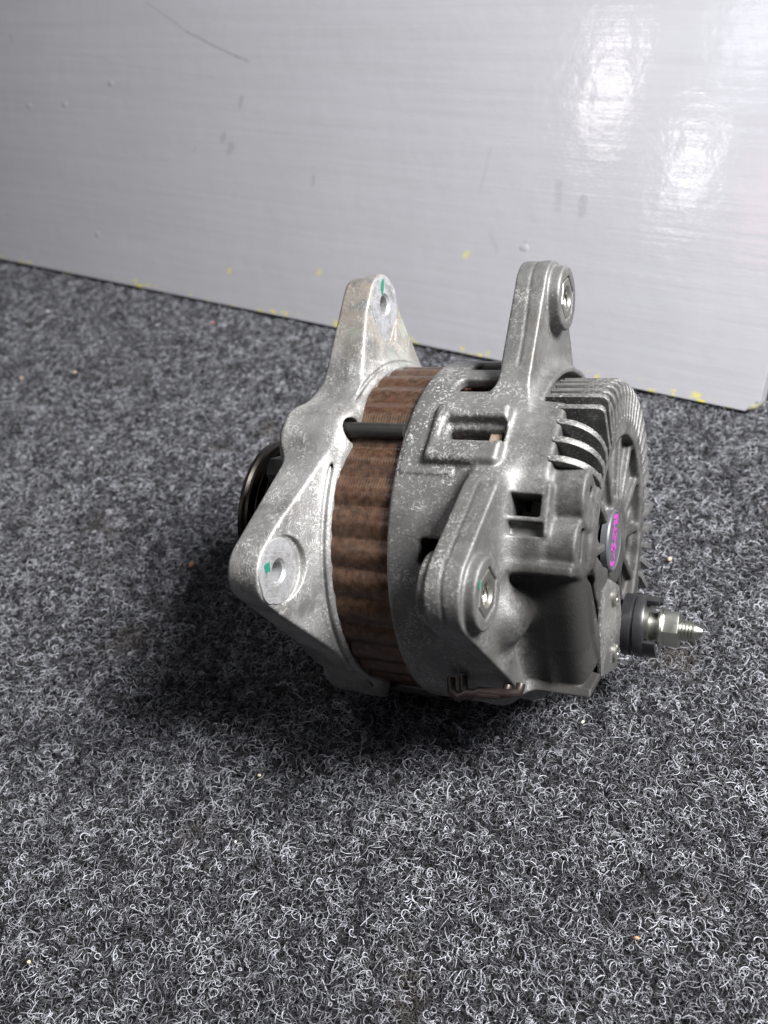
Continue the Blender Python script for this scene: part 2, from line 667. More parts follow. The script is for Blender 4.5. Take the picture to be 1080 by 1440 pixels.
# thin lip groove round the rim
f.cut(lambda x, y, z: np.sqrt((rho(y, z) - 67.0) ** 2 + (x + 2.6) ** 2) - .75, (-6, -76, -76), (4, 76, 76), .6)
for t in (TOP, LOW):
    L_ = math.hypot(*t)
    s_ = 9.5 if t is TOP else 2.5
    q_ = (t[0] * (1 - s_ / L_), t[1] * (1 - s_ / L_))
    f.cut(lambda x, y, z, t=t, q_=q_: extr(ucap(y, z, t, 11.7, q_, 6.5 if t is TOP else 11.6), x, -8.0, 9, .3), (-12, t[0] - 30, t[1] - 30), (4, t[0] + 30, t[1] + 30), .5)
    f.cut(cyl(t[0], t[1], 4.4, -30, 4), (-30, t[0] - 8, t[1] - 8), (4, t[0] + 8, t[1] + 8), .6)
# air slots in the front face
for a in range(20, 360, 45):
    ca, sa = math.cos(math.radians(a)), math.sin(math.radians(a))
    pts = [(36 * ca, 36 * sa), (52 * ca, 52 * sa)]
    f.cut(lambda x, y, z, p=pts: extr(ucap(y, z, p[0], 5.0, p[1], 6.5), x, -30, -10), (-30, -62, -62), (-6, 62, 62), 1.5)
V, N, Q = surface_nets(f)
r_top = lambda x, y, z: (np.abs(y - TOP[0]) < 26) & (z > 68)
r_low = lambda x, y, z: (y < -66) & (z < 12) & (np.hypot(y, z) > 69)
parts = split(V, N, Q, [r_top, r_low])
fb = link_mesh('front_bracket', np_mesh('front_bracket', V, N, parts[2]), M['front'], alt)
e1 = link_mesh('mounting_ear', np_mesh('mounting_ear', V, N, parts[0]), M['front'], fb)
e1['label'] = 'upper mounting ear stained brown at its tip'
e2 = link_mesh('mounting_ear.001', np_mesh('mounting_ear', V, N, parts[1]), M['front'], fb)
e2['label'] = 'lower mounting ear with bright machined pad'


def machined_pad(t, x0, x1, r0, r1, parent, stretch=.34, seed=0):
    bm = bmesh.new()
    n = 48
    rr = random.Random(seed)
    outer = [r1 * (1 + .02 * math.sin(3 * k * 2 * math.pi / n + seed) + .02 * math.sin(7 * k * 2 * math.pi / n + 2 * seed) + .014 * rr.uniform(-1, 1)) for k in range(n)]
    rings = []
    for (x, rad) in ((x0, None), (x1, None), (x1, r0 + .95), (x1 - .9, r0), (x1 - 9, r0 - .02)):
        ring = []
        for k in range(n):
            q = 2 * math.pi * k / n
            inw = math.cos(q - math.atan2(-t[1], -t[0]))
            R = outer[k] * (1 if x == x0 else .985) * (1 + stretch * max(0, inw) ** 10) if rad is None else rad
            ring.append(bm.verts.new((x * MM, (t[0] + R * math.cos(q)) * MM, (t[1] + R * math.sin(q)) * MM)))
        rings.append(ring)
    for a, b in zip(rings[:-1], rings[1:]):
        for k in range(n):
            bm.faces.new((a[k], a[(k + 1) % n], b[(k + 1) % n], b[k]))
    return bm_obj('machined_pad', bm, M['machined'], parent, 30)


machined_pad(TOP, -8.3, -7.75, 3.6, 11.3, fb, seed=1)
machined_pad(LOW, -8.3, -7.75, 3.6, 11.4, fb, 0.0, seed=2)


def dab(pts, x, parent, th=.15):
    bm = bmesh.new()
    add_prism(bm, pts, x, x + th)
    return bm_obj('paint_dab', bm, M['green'], parent, 0)


def blob(cy, cz, ry, rz, seed, n=18):
    r = random.Random(seed)
    return [(cy + ry * math.cos(2 * math.pi * k / n) * r.uniform(.6, 1.15), cz + rz * math.sin(2 * math.pi * k / n) * r.uniform(.6, 1.15)) for k in range(n)]


dab(blob(-23.5, 94.0, 1.5, 3.4, 3), -7.75, fb)
dab(blob(-93.2, -16.6, 2.0, 2.2, 4), -7.75, fb)

# ---- through bolts with heads
for k, a in enumerate(BOLT_ANG):
    by, bz = BOLT_R * math.cos(math.radians(a)), BOLT_R * math.sin(math.radians(a))
    bm = bmesh.new()
    add_lathe(bm, [(-24, 0), (-24, 3.0), (22.6, 3.0), (22.6, 0)], by, bz, 20)
    o = bm_obj('through_bolt', bm, M['dark_steel'], alt, 40)
    bm = bmesh.new()
    hy, hz = 62.5 * math.cos(math.radians(a)), 62.5 * math.sin(math.radians(a))
    add_prism(bm, hexagon(hy, hz, 4.8, a), -28.5, -23.5, .5)
    bm_obj('bolt_head', bm, M['dark_steel'], o, 30)

# ---- stator core: 36 rounded flutes along the shaft
bm = bmesh.new()
nst = 36 * 16
rings = []
for x in (-.5, 23.5):
    ring = []
    for k in range(nst):
        q = 2 * math.pi * k / nst
        ph = (k % 16) / 16
        r = 63.55 + 1.3 * (.5 + .5 * math.cos(2 * math.pi * ph)) ** .62
        ring.append(bm.verts.new((x * MM, r * math.cos(q) * MM, r * math.sin(q) * MM)))
    rings.append(ring)
for k in range(nst):
    bm.faces.new((rings[0][k], rings[0][(k + 1) % nst], rings[1][(k + 1) % nst], rings[1][k]))
bm_obj('stator_core', bm, M['stator'], alt, 60)

# ---- rear bracket
g = Field((19, -106, -76), (93, 76, 106), .5)
ALL = ((19, -106, -76), (93, 76, 106))


def rear_shell(x, y, z):
    r = rho(y, z)
    R = np.interp(x, [22, 47, 62, 76], [67.2, 67.0, 65.6, 64.2]).astype(np.float32)
    return smax(r - R, np.abs(x - 49.2) - 27.0, 2.0)


g.add(rear_shell, *ALL)
g.cut(lambda x, y, z: extr(rho(y, z) - 62.6, x, 10, 72, 3), *ALL)
# rear cap behind the shell and its rim
g.add(cyl(0, 0, 50, 70, 84, 2.0), (66, -60, -60), (93, 60, 60), 3.0)
g.add(lambda x, y, z: extr(np.abs(rho(y, z) - 43.5) - 4.0, x, 76, 88.3, 1.2), (70, -60, -60), (93, 60, 60), 1.5)
g.add(cyl(0, 0, 16, 76, 87.2, 1.0), (70, -24, -24), (93, 24, 24), 2.5)
for a in range(8, 368, 30):
    ca, sa = math.cos(math.radians(a)), math.sin(math.radians(a))
    # spokes between hub and rim
    def spoke(x, y, z, ca=ca, sa=sa):
        u, v = y * ca + z * sa, -y * sa + z * ca
        return smax(extr(np.abs(v) - 1.5, x, 80, 86.8, .8), np.abs(u - 28) - 15, 1)
    g.add(spoke, (76, -48, -48), (92, 48, 48), 1.5)
    b = math.radians(a + 15)
    p = [(22 * math.cos(b), 22 * math.sin(b)), (34 * math.cos(b), 34 * math.sin(b))]
    g.cut(lambda x, y, z, p=p: extr(ucap(y, z, p[0], 2.6, p[1], 5.2), x, 66, 95), (66, -44, -44), (93, 44, 44), 1.2)
# recess below the ledge (lower camera side)
REC = [(-75, -11), (-60, -11.5), (-55.5, -15), (-49, -25), (-40, -38.5), (-31.5, -52), (-34, -75), (-80, -75)]
g.cut(lambda x, y, z: extr(poly2(y, z, REC), x, 64.5, 99), (60, -90, -76), (93, -20, 0), 4.0)
# regulator housing wall that closes the recess
HOU = [(-62, -8), (-57, -14), (-50.5, -25), (-41.5, -38.5), (-31, -51.5), (6, -41), (20, -30), (-20, -6)]
g.add(lambda x, y, z: smax(poly2(y, z, HOU), np.abs(x - 74.5) - 12.8, 7.0), (58, -66, -60), (93, 40, 0), 2.0)
g.cut(lambda x, y, z: extr(poly2(y, z, [(-48, -11), (-43, -9.5), (-20, -29), (-17, -37), (-23, -35)]), x, 74, 99), (70, -54, -60), (93, -10, -4), .8)
# the base plate under it
g.add(lambda x, y, z: extr(poly2(y, z, [(-32.5, -55.2), (-31.5, -51.6), (4, -40), (4, -43.6)]), x, 50, 88, .4), (46, -36, -62), (93, 30, -36), 1.0)
g.cut(lambda x, y, z: smax(z + 54.4 - (y + 30) * .312, 50.5 - x, 1.0), (46, -44, -76), (93, 60, -20), 1.0)
# bosses on the rear camera side
g.add(cyl(-50, 13.5, 10.5, 68, 87.8, 1.0), (62, -66, -2), (93, -34, 30), 2.0)
g.add(cyl(-53.5, -2.5, 10.0, 60, 86.8, 1.0), (56, -68, -18), (93, -38, 12), 2.0)
g.add(boxd((62, -64.5, -12.2), (86.6, -40, -8.6), 1.2), (58, -70, -18), (93, -34, -2), 2.0)
g.cut(cyl(-51.5, 15.5, 2.0, 80, 99), (78, -56, 10), (93, -46, 20), .5)
g.cut(lambda x, y, z: extr(ucap(y, z, (-55.5, -6), 1.6, (-55.5, 2), 1.6), x, 78, 99), (76, -62, -12), (93, -48, 8), .5)
# the fins of the upper half stand in a deep groove behind the body
w0, w1 = math.radians(12), math.radians(134.2)
g.cut(lambda x, y, z: np.maximum(np.maximum(50.5 - rho(y, z), 67.8 - x),
                                 np.maximum(y * math.sin(w0) - z * math.cos(w0), -(y * math.sin(w1) - z * math.cos(w1)))),
      (60, -76, -10), (93, 76, 76), 1.2)
# mounting lugs


def lug(tip, base, rb, x0, x1):
    return lambda x, y, z: smax(ucap(y, z, tip, 13.8, base, rb), np.maximum(x - x1, x0 - x), 1.0)


g.add(lug(TOP, (-5, 12), 50, 50.6, 62.2), (40, -106, -76), (76, 76, 106), 5.0)
lowlug = lug(LOW, (0, 0), 63.5, 51.0, 62.8)
g.add(lambda x, y, z: smax(lowlug(x, y, z), (z - 21) * .9, 6.0), (40, -106, -76), (76, 76, 106), 7.0)
# fillet that runs from the lower lug into the recess
g.add(lambda x, y, z: np.sqrt((x - 62) ** 2 + (y + 56) ** 2 + (z + 27) ** 2) - 9.5, (44, -76, -50), (80, -36, -6), 5.0)
for t in (TOP, LOW):
    g.add(cyl(t[0], t[1], 11.7, 52.0 if t is TOP else 47.8, 66.8, .9), (40, t[0] - 18, t[1] - 18), (72, t[0] + 18, t[1] + 18), 1.0)
    g.cut(lambda x, y, z, t=t: extr(poly2(y, z, hexagon(t[0], t[1], 8.3, math.pi / 2)), x, 61, 99), (56, t[0] - 12, t[1] - 12), (93, t[0] + 12, t[1] + 12), .5)
    g.cut(cyl(t[0], t[1], 3.6, 40, 99), (40, t[0] - 8, t[1] - 8), (93, t[0] + 8, t[1] + 8), .5)
# parting line on the lugs
for tp, bs, rb_ in ((TOP, (-5, 12), 50), (LOW, (0, 0), 63.5)):
    def part_line(x, y, z, tp=tp, bs=bs, rb_=rb_):
        wob = 56.8 + .5 * np.sin((y - z) * .16)
        return np.sqrt((ucap(y, z, tp, 13.8, bs, rb_) - .3) ** 2 + (x - wob) ** 2) - np.where(rho(y, z) > 73, .62, -5)
    g.cut(part_line, (50, -106, -40), (62, 20, 106), .4)
# window boss and its slot
lo, hi = bound(150.5, 71, 33, 60, 13.5)
g.add(cell(150.5, 58, 69.6, 33, 59.5, 12.2, 2.0), lo, hi, 2.0)
# upper vents under the top lug
for a, x0, x1, hw in ((128.5, 34.5, 50, 4.2), (113, 34.5, 50, 4.6), (98, 34.5, 50, 4.6), (78, 34.5, 58, 4.6), (58, 34.5, 58, 4.6), (38, 34.5, 58, 4.6)):
    lo, hi = bound(a, 76, x0, x1, hw)
    g.cut(cell(a, 50, 80, x0, x1, hw, 2.5), lo, hi, 1.5)
for a in (187, 250, 275, 300, 325, 350, 15):
    lo, hi = bound(a, 76, 33.5, 50, 5)
    g.cut(cell(a, 50, 80, 34.5, 49, 4.6, 2.0), lo, hi, 1.5)
# square inspection window with its frame
lo, hi = bound(172, 68, 62, 78, 9)
g.add(cell(172, 52, 64.6, 61, 77.5, 8.6, 1.2), lo, hi, 2.0)
lo, hi = bound(171.2, 76, 64, 75, 4)
g.cut(cell(171.2, 46, 80, 64.6, 74.6, 3.6, .6), lo, hi, .8)
lo, hi = bound(177.4, 70, 64, 76, 3)
g.cut(cell(178.0, 62.0, 80, 64.6, 76, 2.2, .8), lo, hi, 1.0)
# raised casting step on the front band
lo, hi = bound(145, 70, 26, 45, 22)
g.add(cell(157.0, 60, 67.2, 24.5, 44, 8.5, .5), lo, hi, .8)
lo, hi = bound(150.6, 76, 36, 59, 6)
g.cut(cell(150.4, 50, 67.5, 38, 58.2, 2.9, 1.2), lo, hi, 1.0)
g.cut(cell(149.6, 65.5, 80, 37.2, 58.6, 4.6, 1.6), lo, hi, 2.2)
V, N, Q = surface_nets(g)
r_top = lambda x, y, z: (x > 46) & (x < 69) & (np.abs(y - TOP[0]) < 30) & (z > 67)
r_low = lambda x, y, z: (x > 46) & (x < 69) & (y < -60) & (z < 22) & (np.hypot(y, z) > 70)
parts = split(V, N, Q, [r_top, r_low])
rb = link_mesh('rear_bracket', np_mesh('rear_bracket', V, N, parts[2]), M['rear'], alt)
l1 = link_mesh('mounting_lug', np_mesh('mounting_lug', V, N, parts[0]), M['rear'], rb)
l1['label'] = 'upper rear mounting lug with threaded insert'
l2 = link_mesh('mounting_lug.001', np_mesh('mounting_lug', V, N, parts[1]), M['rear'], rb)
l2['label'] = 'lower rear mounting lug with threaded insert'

# threaded inserts
for t in (TOP, LOW):
    bm = bmesh.new()
    n = 6
    hx = hexagon(t[0], t[1], 7.9, math.pi / 2)
    seg = 48
    outer0 = [bm.verts.new((60 * MM, y * MM, z * MM)) for y, z in hx]
    outer1 = [bm.verts.new((66.2 * MM, (t[0] + (y - t[0]) * .97) * MM, (t[1] + (z - t[1]) * .97) * MM)) for y, z in hx]
    outer2 = [bm.verts.new((66.6 * MM, (t[0] + (y - t[0]) * .92) * MM, (t[1] + (z - t[1]) * .92) * MM)) for y, z in hx]
    for k in range(6):
        bm.faces.new((outer0[k], outer0[(k + 1) % 6], outer1[(k + 1) % 6], outer1[k]))
        bm.faces.new((outer1[k], outer1[(k + 1) % 6], outer2[(k + 1) % 6], outer2[k]))
    rr = []
    prof = [(66.6, 4.6), (65.9, 3.9)]
    x = 65.6
    while x > 50:
        prof += [(x, 3.45), (x - .6, 3.9)]
        x -= 1.2
    for x, r in prof:
        rr.append([bm.verts.new((x * MM, (t[0] + r * math.cos(2 * math.pi * k / seg + math.pi / 2)) * MM, (t[1] + r * math.sin(2 * math.pi * k / seg + math.pi / 2)) * MM)) for k in range(seg)])
    for a, b in zip(rr[:-1], rr[1:]):
        for k in range(seg):
            bm.faces.new((a[k], a[(k + 1) % seg], b[(k + 1) % seg], b[k]))
    for k in range(6):
        arc = [rr[0][(k * 8 + j) % seg] for j in range(9)]
        bm.faces.new([outer2[k]] + arc + [outer2[(k + 1) % 6]])
    bm_obj('threaded_insert', bm, M['insert'], rb, 30)
dab(blob(-94.6, -15.0, .9, 1.8, 9), 66.85, rb)

# cooling fins, one mesh per shape


def fin_mesh(name, prof, th=2.5):
    bm = bmesh.new()
    a = [bm.verts.new((x * MM, r * MM, -th / 2 * MM)) for x, r in prof]
    b = [bm.verts.new((x * MM, r * MM, th / 2 * MM)) for x, r in prof]
    n = len(prof)
    fs = [bm.faces.new(a), bm.faces.new(b)]
    side = []
    for k in range(n):
        fs.append(bm.faces.new((a[k], a[(k + 1) % n], b[(k + 1) % n], b[k])))
    es = list({e for f_ in fs[:2] for e in f_.edges})
    bmesh.ops.bevel(bm, geom=es, offset=.55 * MM, segments=2, affect='EDGES', profile=.6)
    bmesh.ops.recalc_face_normals(bm, faces=bm.faces)
    me = bpy.data.meshes.new(name)
    bm.to_mesh(me)
    bm.free()
    me.materials.append(M['fin'])
    me.shade_smooth()
    me.set_sharp_from_angle(angle=math.radians(50))
    return me


def corner(x0, x1, r1, r0, rad, n=8, inner=42):
    p = [(x0, inner), (x0, r1)]
    for k in range(n + 1):
        q = math.pi / 2 * (1 - k / n)
        p.append((x1 - rad + rad * math.cos(q), r1 - rad + rad * math.sin(q)))
    p += [(x1, r0), (x1 - 1, inner)]
    return p


fin_sharp = fin_mesh('cooling_fin', corner(66, 89.2, 64.6, 46, 2.2, 3))
fin_low = fin_mesh('cooling_fin', corner(66, 88.8, 60.6, 46, 5.5, 5))
fin_round = fin_mesh('cooling_fin', corner(74.5, 89.2, 64.4, 47, 14))
FINS = [(156.2, 1), (149.6, 1), (142.8, 1), (136.6, 0), (131.0, 0), (125.4, 0), (119.8, 0), (114, 0), (108, 0), (102, 0), (96, 0), (90, 0), (84, 0), (78, 0), (72, 0),
        (65, 0), (58, 0), (51, 0), (44, 0), (37, 0), (30, 0), (22, 0), (14, 0), (6, 0), (-2, 0), (-10, 0), (-18, 0)]
for a, kind in FINS:
    o = bpy.data.objects.new('cooling_fin', fin_round if kind else (fin_low if 20 < a < 128 else fin_sharp))
    C.objects.link(o)
    o.parent = rb
    o.rotation_euler = (math.radians(a), 0, 0)

# ---- bearing cap with hand written magenta mark
bm = bmesh.new()
add_lathe(bm, [(85, 11.6), (87.3, 11.6), (87.9, 11.1), (88.0, 10.5), (87.7, 10.1), (87.7, 0)], -9, 0, 40)
cap = bm_obj('bearing_cap', bm, M['sticker'], rb, 30)
bm = bmesh.new()


def stroke(pts, w):
    for (a, b) in zip(pts[:-1], pts[1:]):
        dy, dz = b[0] - a[0], b[1] - a[1]
        L = math.hypot(dy, dz)
        ny, nz = -dz / L * w / 2, dy / L * w / 2
        ey, ez = dy / L * w * .3, dz / L * w * .3
        add_prism(bm, [(a[0] + ny - ey, a[1] + nz - ez), (b[0] + ny + ey, b[1] + nz + ez), (b[0] - ny + ey, b[1] - nz + ez), (a[0] - ny - ey, a[1] - nz - ez)], 87.7, 87.85)


K = 1.0
# four characters, one under the other, written sideways on the cap
for pts in ([(-13, 8.6), (-6.2, 9.2), (-6.8, 7.0), (-11, 6.6), (-12.6, 5.4)],
            [(-10.5, 4.2), (-7.5, 3.6), (-7.2, 1.2), (-9.6, .2), (-12, 1.2), (-11.6, 3.4), (-10.5, 4.2)],
            [(-8.2, -1.2), (-9, -3.2), (-13, -3.0)], [(-12.5, -1.6), (-9, -4.6)], [(-6.6, -2.4), (-9.4, -2.6)],
            [(-9.5, -5.0), (-7.4, -7.4), (-8.8, -9.0), (-13.4, -8.4)]):
    stroke(pts, 1.5)
bm_obj('marker_writing', bm, M['magenta'], cap, 0)

# ---- regulator plate on the rear face with its screw
bm = bmesh.new()
add_prism(bm, [(-25, -18), (-15, -14), (2, -17), (10, -28), (9, -49), (-19, -49), (-25, -36)], 87.0, 88.6, .5)
rp = bm_obj('regulator_cover', bm, M['fin'], rb, 30)
for (py, pz) in ((-8, -21), (0, -42)):
    bm = bmesh.new()
    add_lathe(bm, [(88.4, 3.4), (89.6, 3.2), (90.0, 2.6), (90.0, 1.2), (89.4, 1.0), (89.4, 0)], py, pz, 20)
    bm_obj('screw', bm, M['insert'], rp, 30)

# ---- output terminal: insulator, washer, nut, stud
sy, sz = STUD
bm = bmesh.new()
prof = [(84, 9.5), (87.5, 9.5), (88.0, 12.1), (91.4, 12.4), (91.7, 11.7), (92.6, 11.7), (92.9, 12.4), (95.6, 12.5), (96.6, 12.0), (96.6, 7), (84, 7)]
add_lathe(bm, prof, sy, sz, 48, closed=True)
ins = bm_obj('terminal_insulator', bm, M['plastic'], alt, 35)
# two upright collar tabs on the insulator face
for a0, a1 in ((55, 120), (208, 275), (-40, 8)):
    bm = bmesh.new()
    n = 8
    poly = [(sy + 12.0 * math.cos(math.radians(a0 + (a1 - a0) * k / n)), sz + 12.0 * math.sin(math.radians(a0 + (a1 - a0) * k / n))) for k in range(n + 1)]
    poly += [(sy + 9.9 * math.cos(math.radians(a1 - (a1 - a0) * k / n)), sz + 9.9 * math.sin(math.radians(a1 - (a1 - a0) * k / n))) for k in range(n + 1)]
    add_prism(bm, poly, 95, 101.2, .3)
    bm_obj('collar_tab', bm, M['plastic'], ins, 35)
bm = bmesh.new()
add_lathe(bm, [(96.2, 3.6), (96.2, 9.4), (98.0, 9.4), (98.0, 3.6)], sy, sz, 40, closed=True)
bm_obj('washer', bm, M['zinc'], alt, 30)
bm = bmesh.new()
add_lathe(bm, [(98, 0), (98, 5.6), (101.6, 5.6), (101.6, 0)], sy, sz, 32)
bm_obj('spacer_sleeve', bm, M['zinc'], alt, 30)
bm = bmesh.new()
add_lathe(bm, [(101.4, 3.6), (101.4, 8.0), (102.2, 8.0), (103.0, 7.4), (103.0, 3.6)], sy, sz, 40, closed=True)
add_prism(bm, hexagon(sy, sz, 7.3, math.radians(8)), 102.6, 109.0, .7)
nut = bm_obj('terminal_nut', bm, M['zinc'], alt, 30)
bm = bmesh.new()
prof = [(86, 0)]
x = 86.0
while x < 114.5:
    prof += [(x, 3.5), (x + .62, 4.05)]
    x += 1.25
prof += [(114.8, 3.3), (116.0, 2.7), (117.4, 1.7), (117.6, 0)]
add_lathe(bm, prof, sy, sz, 28)
bm_obj('terminal_stud', bm, M['zinc'], alt, 25)

# ---- pulley with six belt grooves, hub and shaft nut
prof = [(-30, 0), (-30, 14), (-33, 14), (-33, 31), (-34.5, 32)]
x = -36.0
for k in range(6):
    prof += [(x, 32), (x - 1.5, 27.6), (x - 2.3, 27.6), (x - 3.5, 32)]
    x -= 3.8
prof += [(x - 1.0, 32), (x - 2.0, 33.0), (x - 3.6, 33.0), (x - 4.2, 32), (x - 4.2, 26), (x + 6, 24), (x + 6, 12), (x + 3, 9), (x + 3, 0)]
bm = bmesh.new()
add_lathe(bm, prof, 0, 0, 72)
pul = bm_obj('pulley', bm, M['pulley'], alt, 25)
bm = bmesh.new()
add_prism(bm, hexagon(0, 0, 11, .3), x - 3, x + 4, .8)
bm_obj('shaft_nut', bm, M['dark_steel'], pul, 30)
# black nose casting between bracket and pulley
bm = bmesh.new()
add_prism(bm, hexagon(-52, 17, 6.5, .25), -34, -23.8, 1.2)
bm_obj('bracket_nut', bm, M['dark_steel'], alt, 30)

# ---- windings seen through the vents
bm = bmesh.new()
for k in range(72):
    a = 2 * math.pi * k / 72
    pts = []
    for j in range(9):
        t = j / 8
        ang = a + (t - .5) * .30
        xx = 24 + 13 * math.sin(math.pi * t)
        r = 53 + 5 * t
        pts.append((xx, r * math.cos(ang), r * math.sin(ang)))
    add_tube(bm, pts, 1.15, 6)
wd = bm_obj('stator_winding', bm, M['copper'], alt, 60)
bm = bmesh.new()
ca, sa = math.cos(math.radians(153)), math.sin(math.radians(153))
add_box(bm, (52.5, 55.0, -5.0), (57.0, 63.0, 2.2), .5)
tb = bm_obj('winding_terminal', bm, M['terminal'], alt, 30)
tb.rotation_euler = (math.radians(151.5), 0, 0)
bm = bmesh.new()
add_lathe(bm, [(30, 0), (30, 49), (66, 49), (66, 0)], 0, 0, 48)
bm_obj('rotor', bm, M['dark_steel'], alt, 40)

# ---- wire clips under the rear bracket
bm = bmesh.new()
for dx, r0 in ((0, 0), (4.5, 1.2)):
    pts = [(41 + dx, -44.5, -52.5 + r0), (42 + dx, -45.5, -57 + r0), (45 + dx, -46, -58.8 + r0), (48 + dx, -46, -56.6 + r0), (58 + dx, -46, -56.0 + r0), (62 + dx, -45.5, -55 + r0), (62 + dx, -44, -52.5 + r0)]
    add_tube(bm, pts, 1.7, 8)
bm_obj('wire_clip', bm, M['clip'], alt, 60)

# ------------------------------------------------------------------ carpet
n = NT('carpet_backing')
v = n.noise(500, 4, .7)
carpet_mat = n.set(n.mix(v, (.006, .006, .0065), (.028, .028, .030)), .95, 0, n.bump(v, .0015, 1.0), .1)
bm = bmesh.new()
vs = [bm.verts.new(p) for p in ((-2.2, -1.2, -.0042), (1.6, -1.2, -.0042), (1.6, 2.2, -.0042), (-2.2, 2.2, -.0042))]
bm.faces.new(vs)
carpet = bm_obj('carpet', bm, carpet_mat, None, 0)
tag(carpet, 'dark grey looped needle felt carpet under the alternator', 'carpet', kind='structure')

n = NT('carpet_fibre')
hi_ = n.t.nodes.new('ShaderNodeHairInfo')
rnd = hi_.outputs['Random']
cr = n.t.nodes.new('ShaderNodeValToRGB')
n.link(rnd, cr.inputs[0])
el = cr.color_ramp.elements
el[0].position = 0.0
el[0].color = (.010, .010, .011, 1)
el[1].position = 1.0
el[1].color = (.50, .515, .56, 1)
for p_, c_ in ((.32, (.024, .0245, .027)), (.58, (.078, .080, .087)), (.82, (.28, .285, .305))):
    e = el.new(p_)
    e.color = c_ + (1,)
clump = n.ramp(n.noise(70, 5, .7), .34, .64)
tint = n.mix(clump, (.48, .48, .50), (1.12, 1.12, 1.15))
mul = n.t.nodes.new('ShaderNodeMix')
mul.data_type = 'RGBA'
mul.blend_type = 'MULTIPLY'
mul.inputs[0].default_value = 1.0
n.link(cr.outputs[0], mul.inputs[6])
n.link(tint, mul.inputs[7])
mud = n.math('MULTIPLY', n.ramp(n.noise(14, 3, .6, co=n.mapping(loc=(.4, .2, 0))), .60, .70), .45)
fib_mat = n.set(n.mix(mud, mul.outputs[2], (.060, .048, .036)), .55, 0, spec=.35)


def fibres(count, xr, yr, keep, rad, length, name):
    P0 = np.stack([rng.uniform(*xr, count), rng.uniform(*yr, count)], 1)
    P0 = P0[keep(P0[:, 0], P0[:, 1])]
    m = len(P0)
    npt = 9
    # clump field: neighbouring fibres lean alike
    th = rng.uniform(0, 2 * np.pi, m) * .75 + 2.0 * np.sin(P0[:, 0] * 410 + 1.3 * np.sin(P0[:, 1] * 530)) + 1.5 * np.cos(P0[:, 1] * 370)
    L = length * rng.uniform(.65, 1.5, m)
    curl = rng.normal(0, 1.0, m) * 4.2
    el0 = rng.uniform(.5, 1.45, m)
    el1 = -rng.uniform(.1, 1.25, m)
    pos = np.zeros((m, npt, 3), np.float32)
    p = np.stack([P0[:, 0], P0[:, 1], -.0042 + rng.uniform(0, .0012, m)], 1)
    pos[:, 0] = p
    ds = L / (npt - 1)
    for j in range(1, npt):
        t = (j - .5) / (npt - 1)
        e_ = el0 + (el1 - el0) * t
        h_ = th + curl * t
        p = p + np.stack([np.cos(e_) * np.cos(h_), np.cos(e_) * np.sin(h_), np.sin(e_)], 1) * ds[:, None]
        pos[:, j] = p
    hc = bpy.data.hair_curves.new(name)
    hc.add_curves([npt] * m)
    hc.attributes['position'].data.foreach_set('vector', pos.ravel())
    ra = hc.attributes.get('radius') or hc.attributes.new('radius', 'FLOAT', 'POINT')
    rr = (rad * rng.uniform(.7, 1.25, m)).astype(np.float32)
    ra.data.foreach_set('value', np.repeat(rr, npt))
    hc.materials.append(fib_mat)
    o = bpy.data.objects.new(name, hc)
    C.objects.link(o)
    return o


def in_view(x, y):
    # wedge of the floor in front of the lens with a margin to either side
    return (y < .62 - .0 * x) & (x > -.235 - (y + .2) * .42) & (x < .15 + (y + .2) * .52) & ((x - .212) * .63 + (y - .133) * .777 < .02)


fo = fibres(1000000, (-.62, .52), (-.215, .70), in_view, .000102, .0055, 'carpet_fibres')
tag(fo, 'curled grey and black carpet fibres', kind='stuff')

# ------------------------------------------------------------------ painted board leaning behind
T = Vector((0.7767352, -0.6298273, 0))
Nn = Vector((-0.6298273, -0.7767352, 0))
LEAN = math.radians(25)
E = Vector((0, 0, 1)) * math.cos(LEAN) - Nn * math.sin(LEAN)
NB = Nn * math.cos(LEAN) + Vector((0, 0, 1)) * math.sin(LEAN)
CORNER = Vector((0.21218, 0.13334, 0.0))
n = NT('white_brushed_paint')
x, y, z = n.xyz()
str_co = n.mapping(scale=(5, 1, 170))
strokes = n.noise(1.0, 5, .62, co=str_co, dist=.4)
strokes2 = n.noise(1.0, 4, .6, co=n.mapping(scale=(16, 1, 520)), dist=.3)
lump = n.noise(60, 3, .5)
grit = n.noise(420, 2, .5)
paint = n.mix(n.noise(9, 3), (.33, .333, .365), (.37, .373, .402))
paint = n.mix(n.math('MULTIPLY', n.ramp(strokes, .35, .7), .35), paint, (.30, .30, .32))
dirt = n.math('MULTIPLY', n.ramp(n.noise(42, 5, .7), .62, .74), n.ramp(n.noise(7, 2), .45, .65))
col = n.mix(n.math('MULTIPLY', dirt, .28), paint, (.22, .215, .21))
marks = None
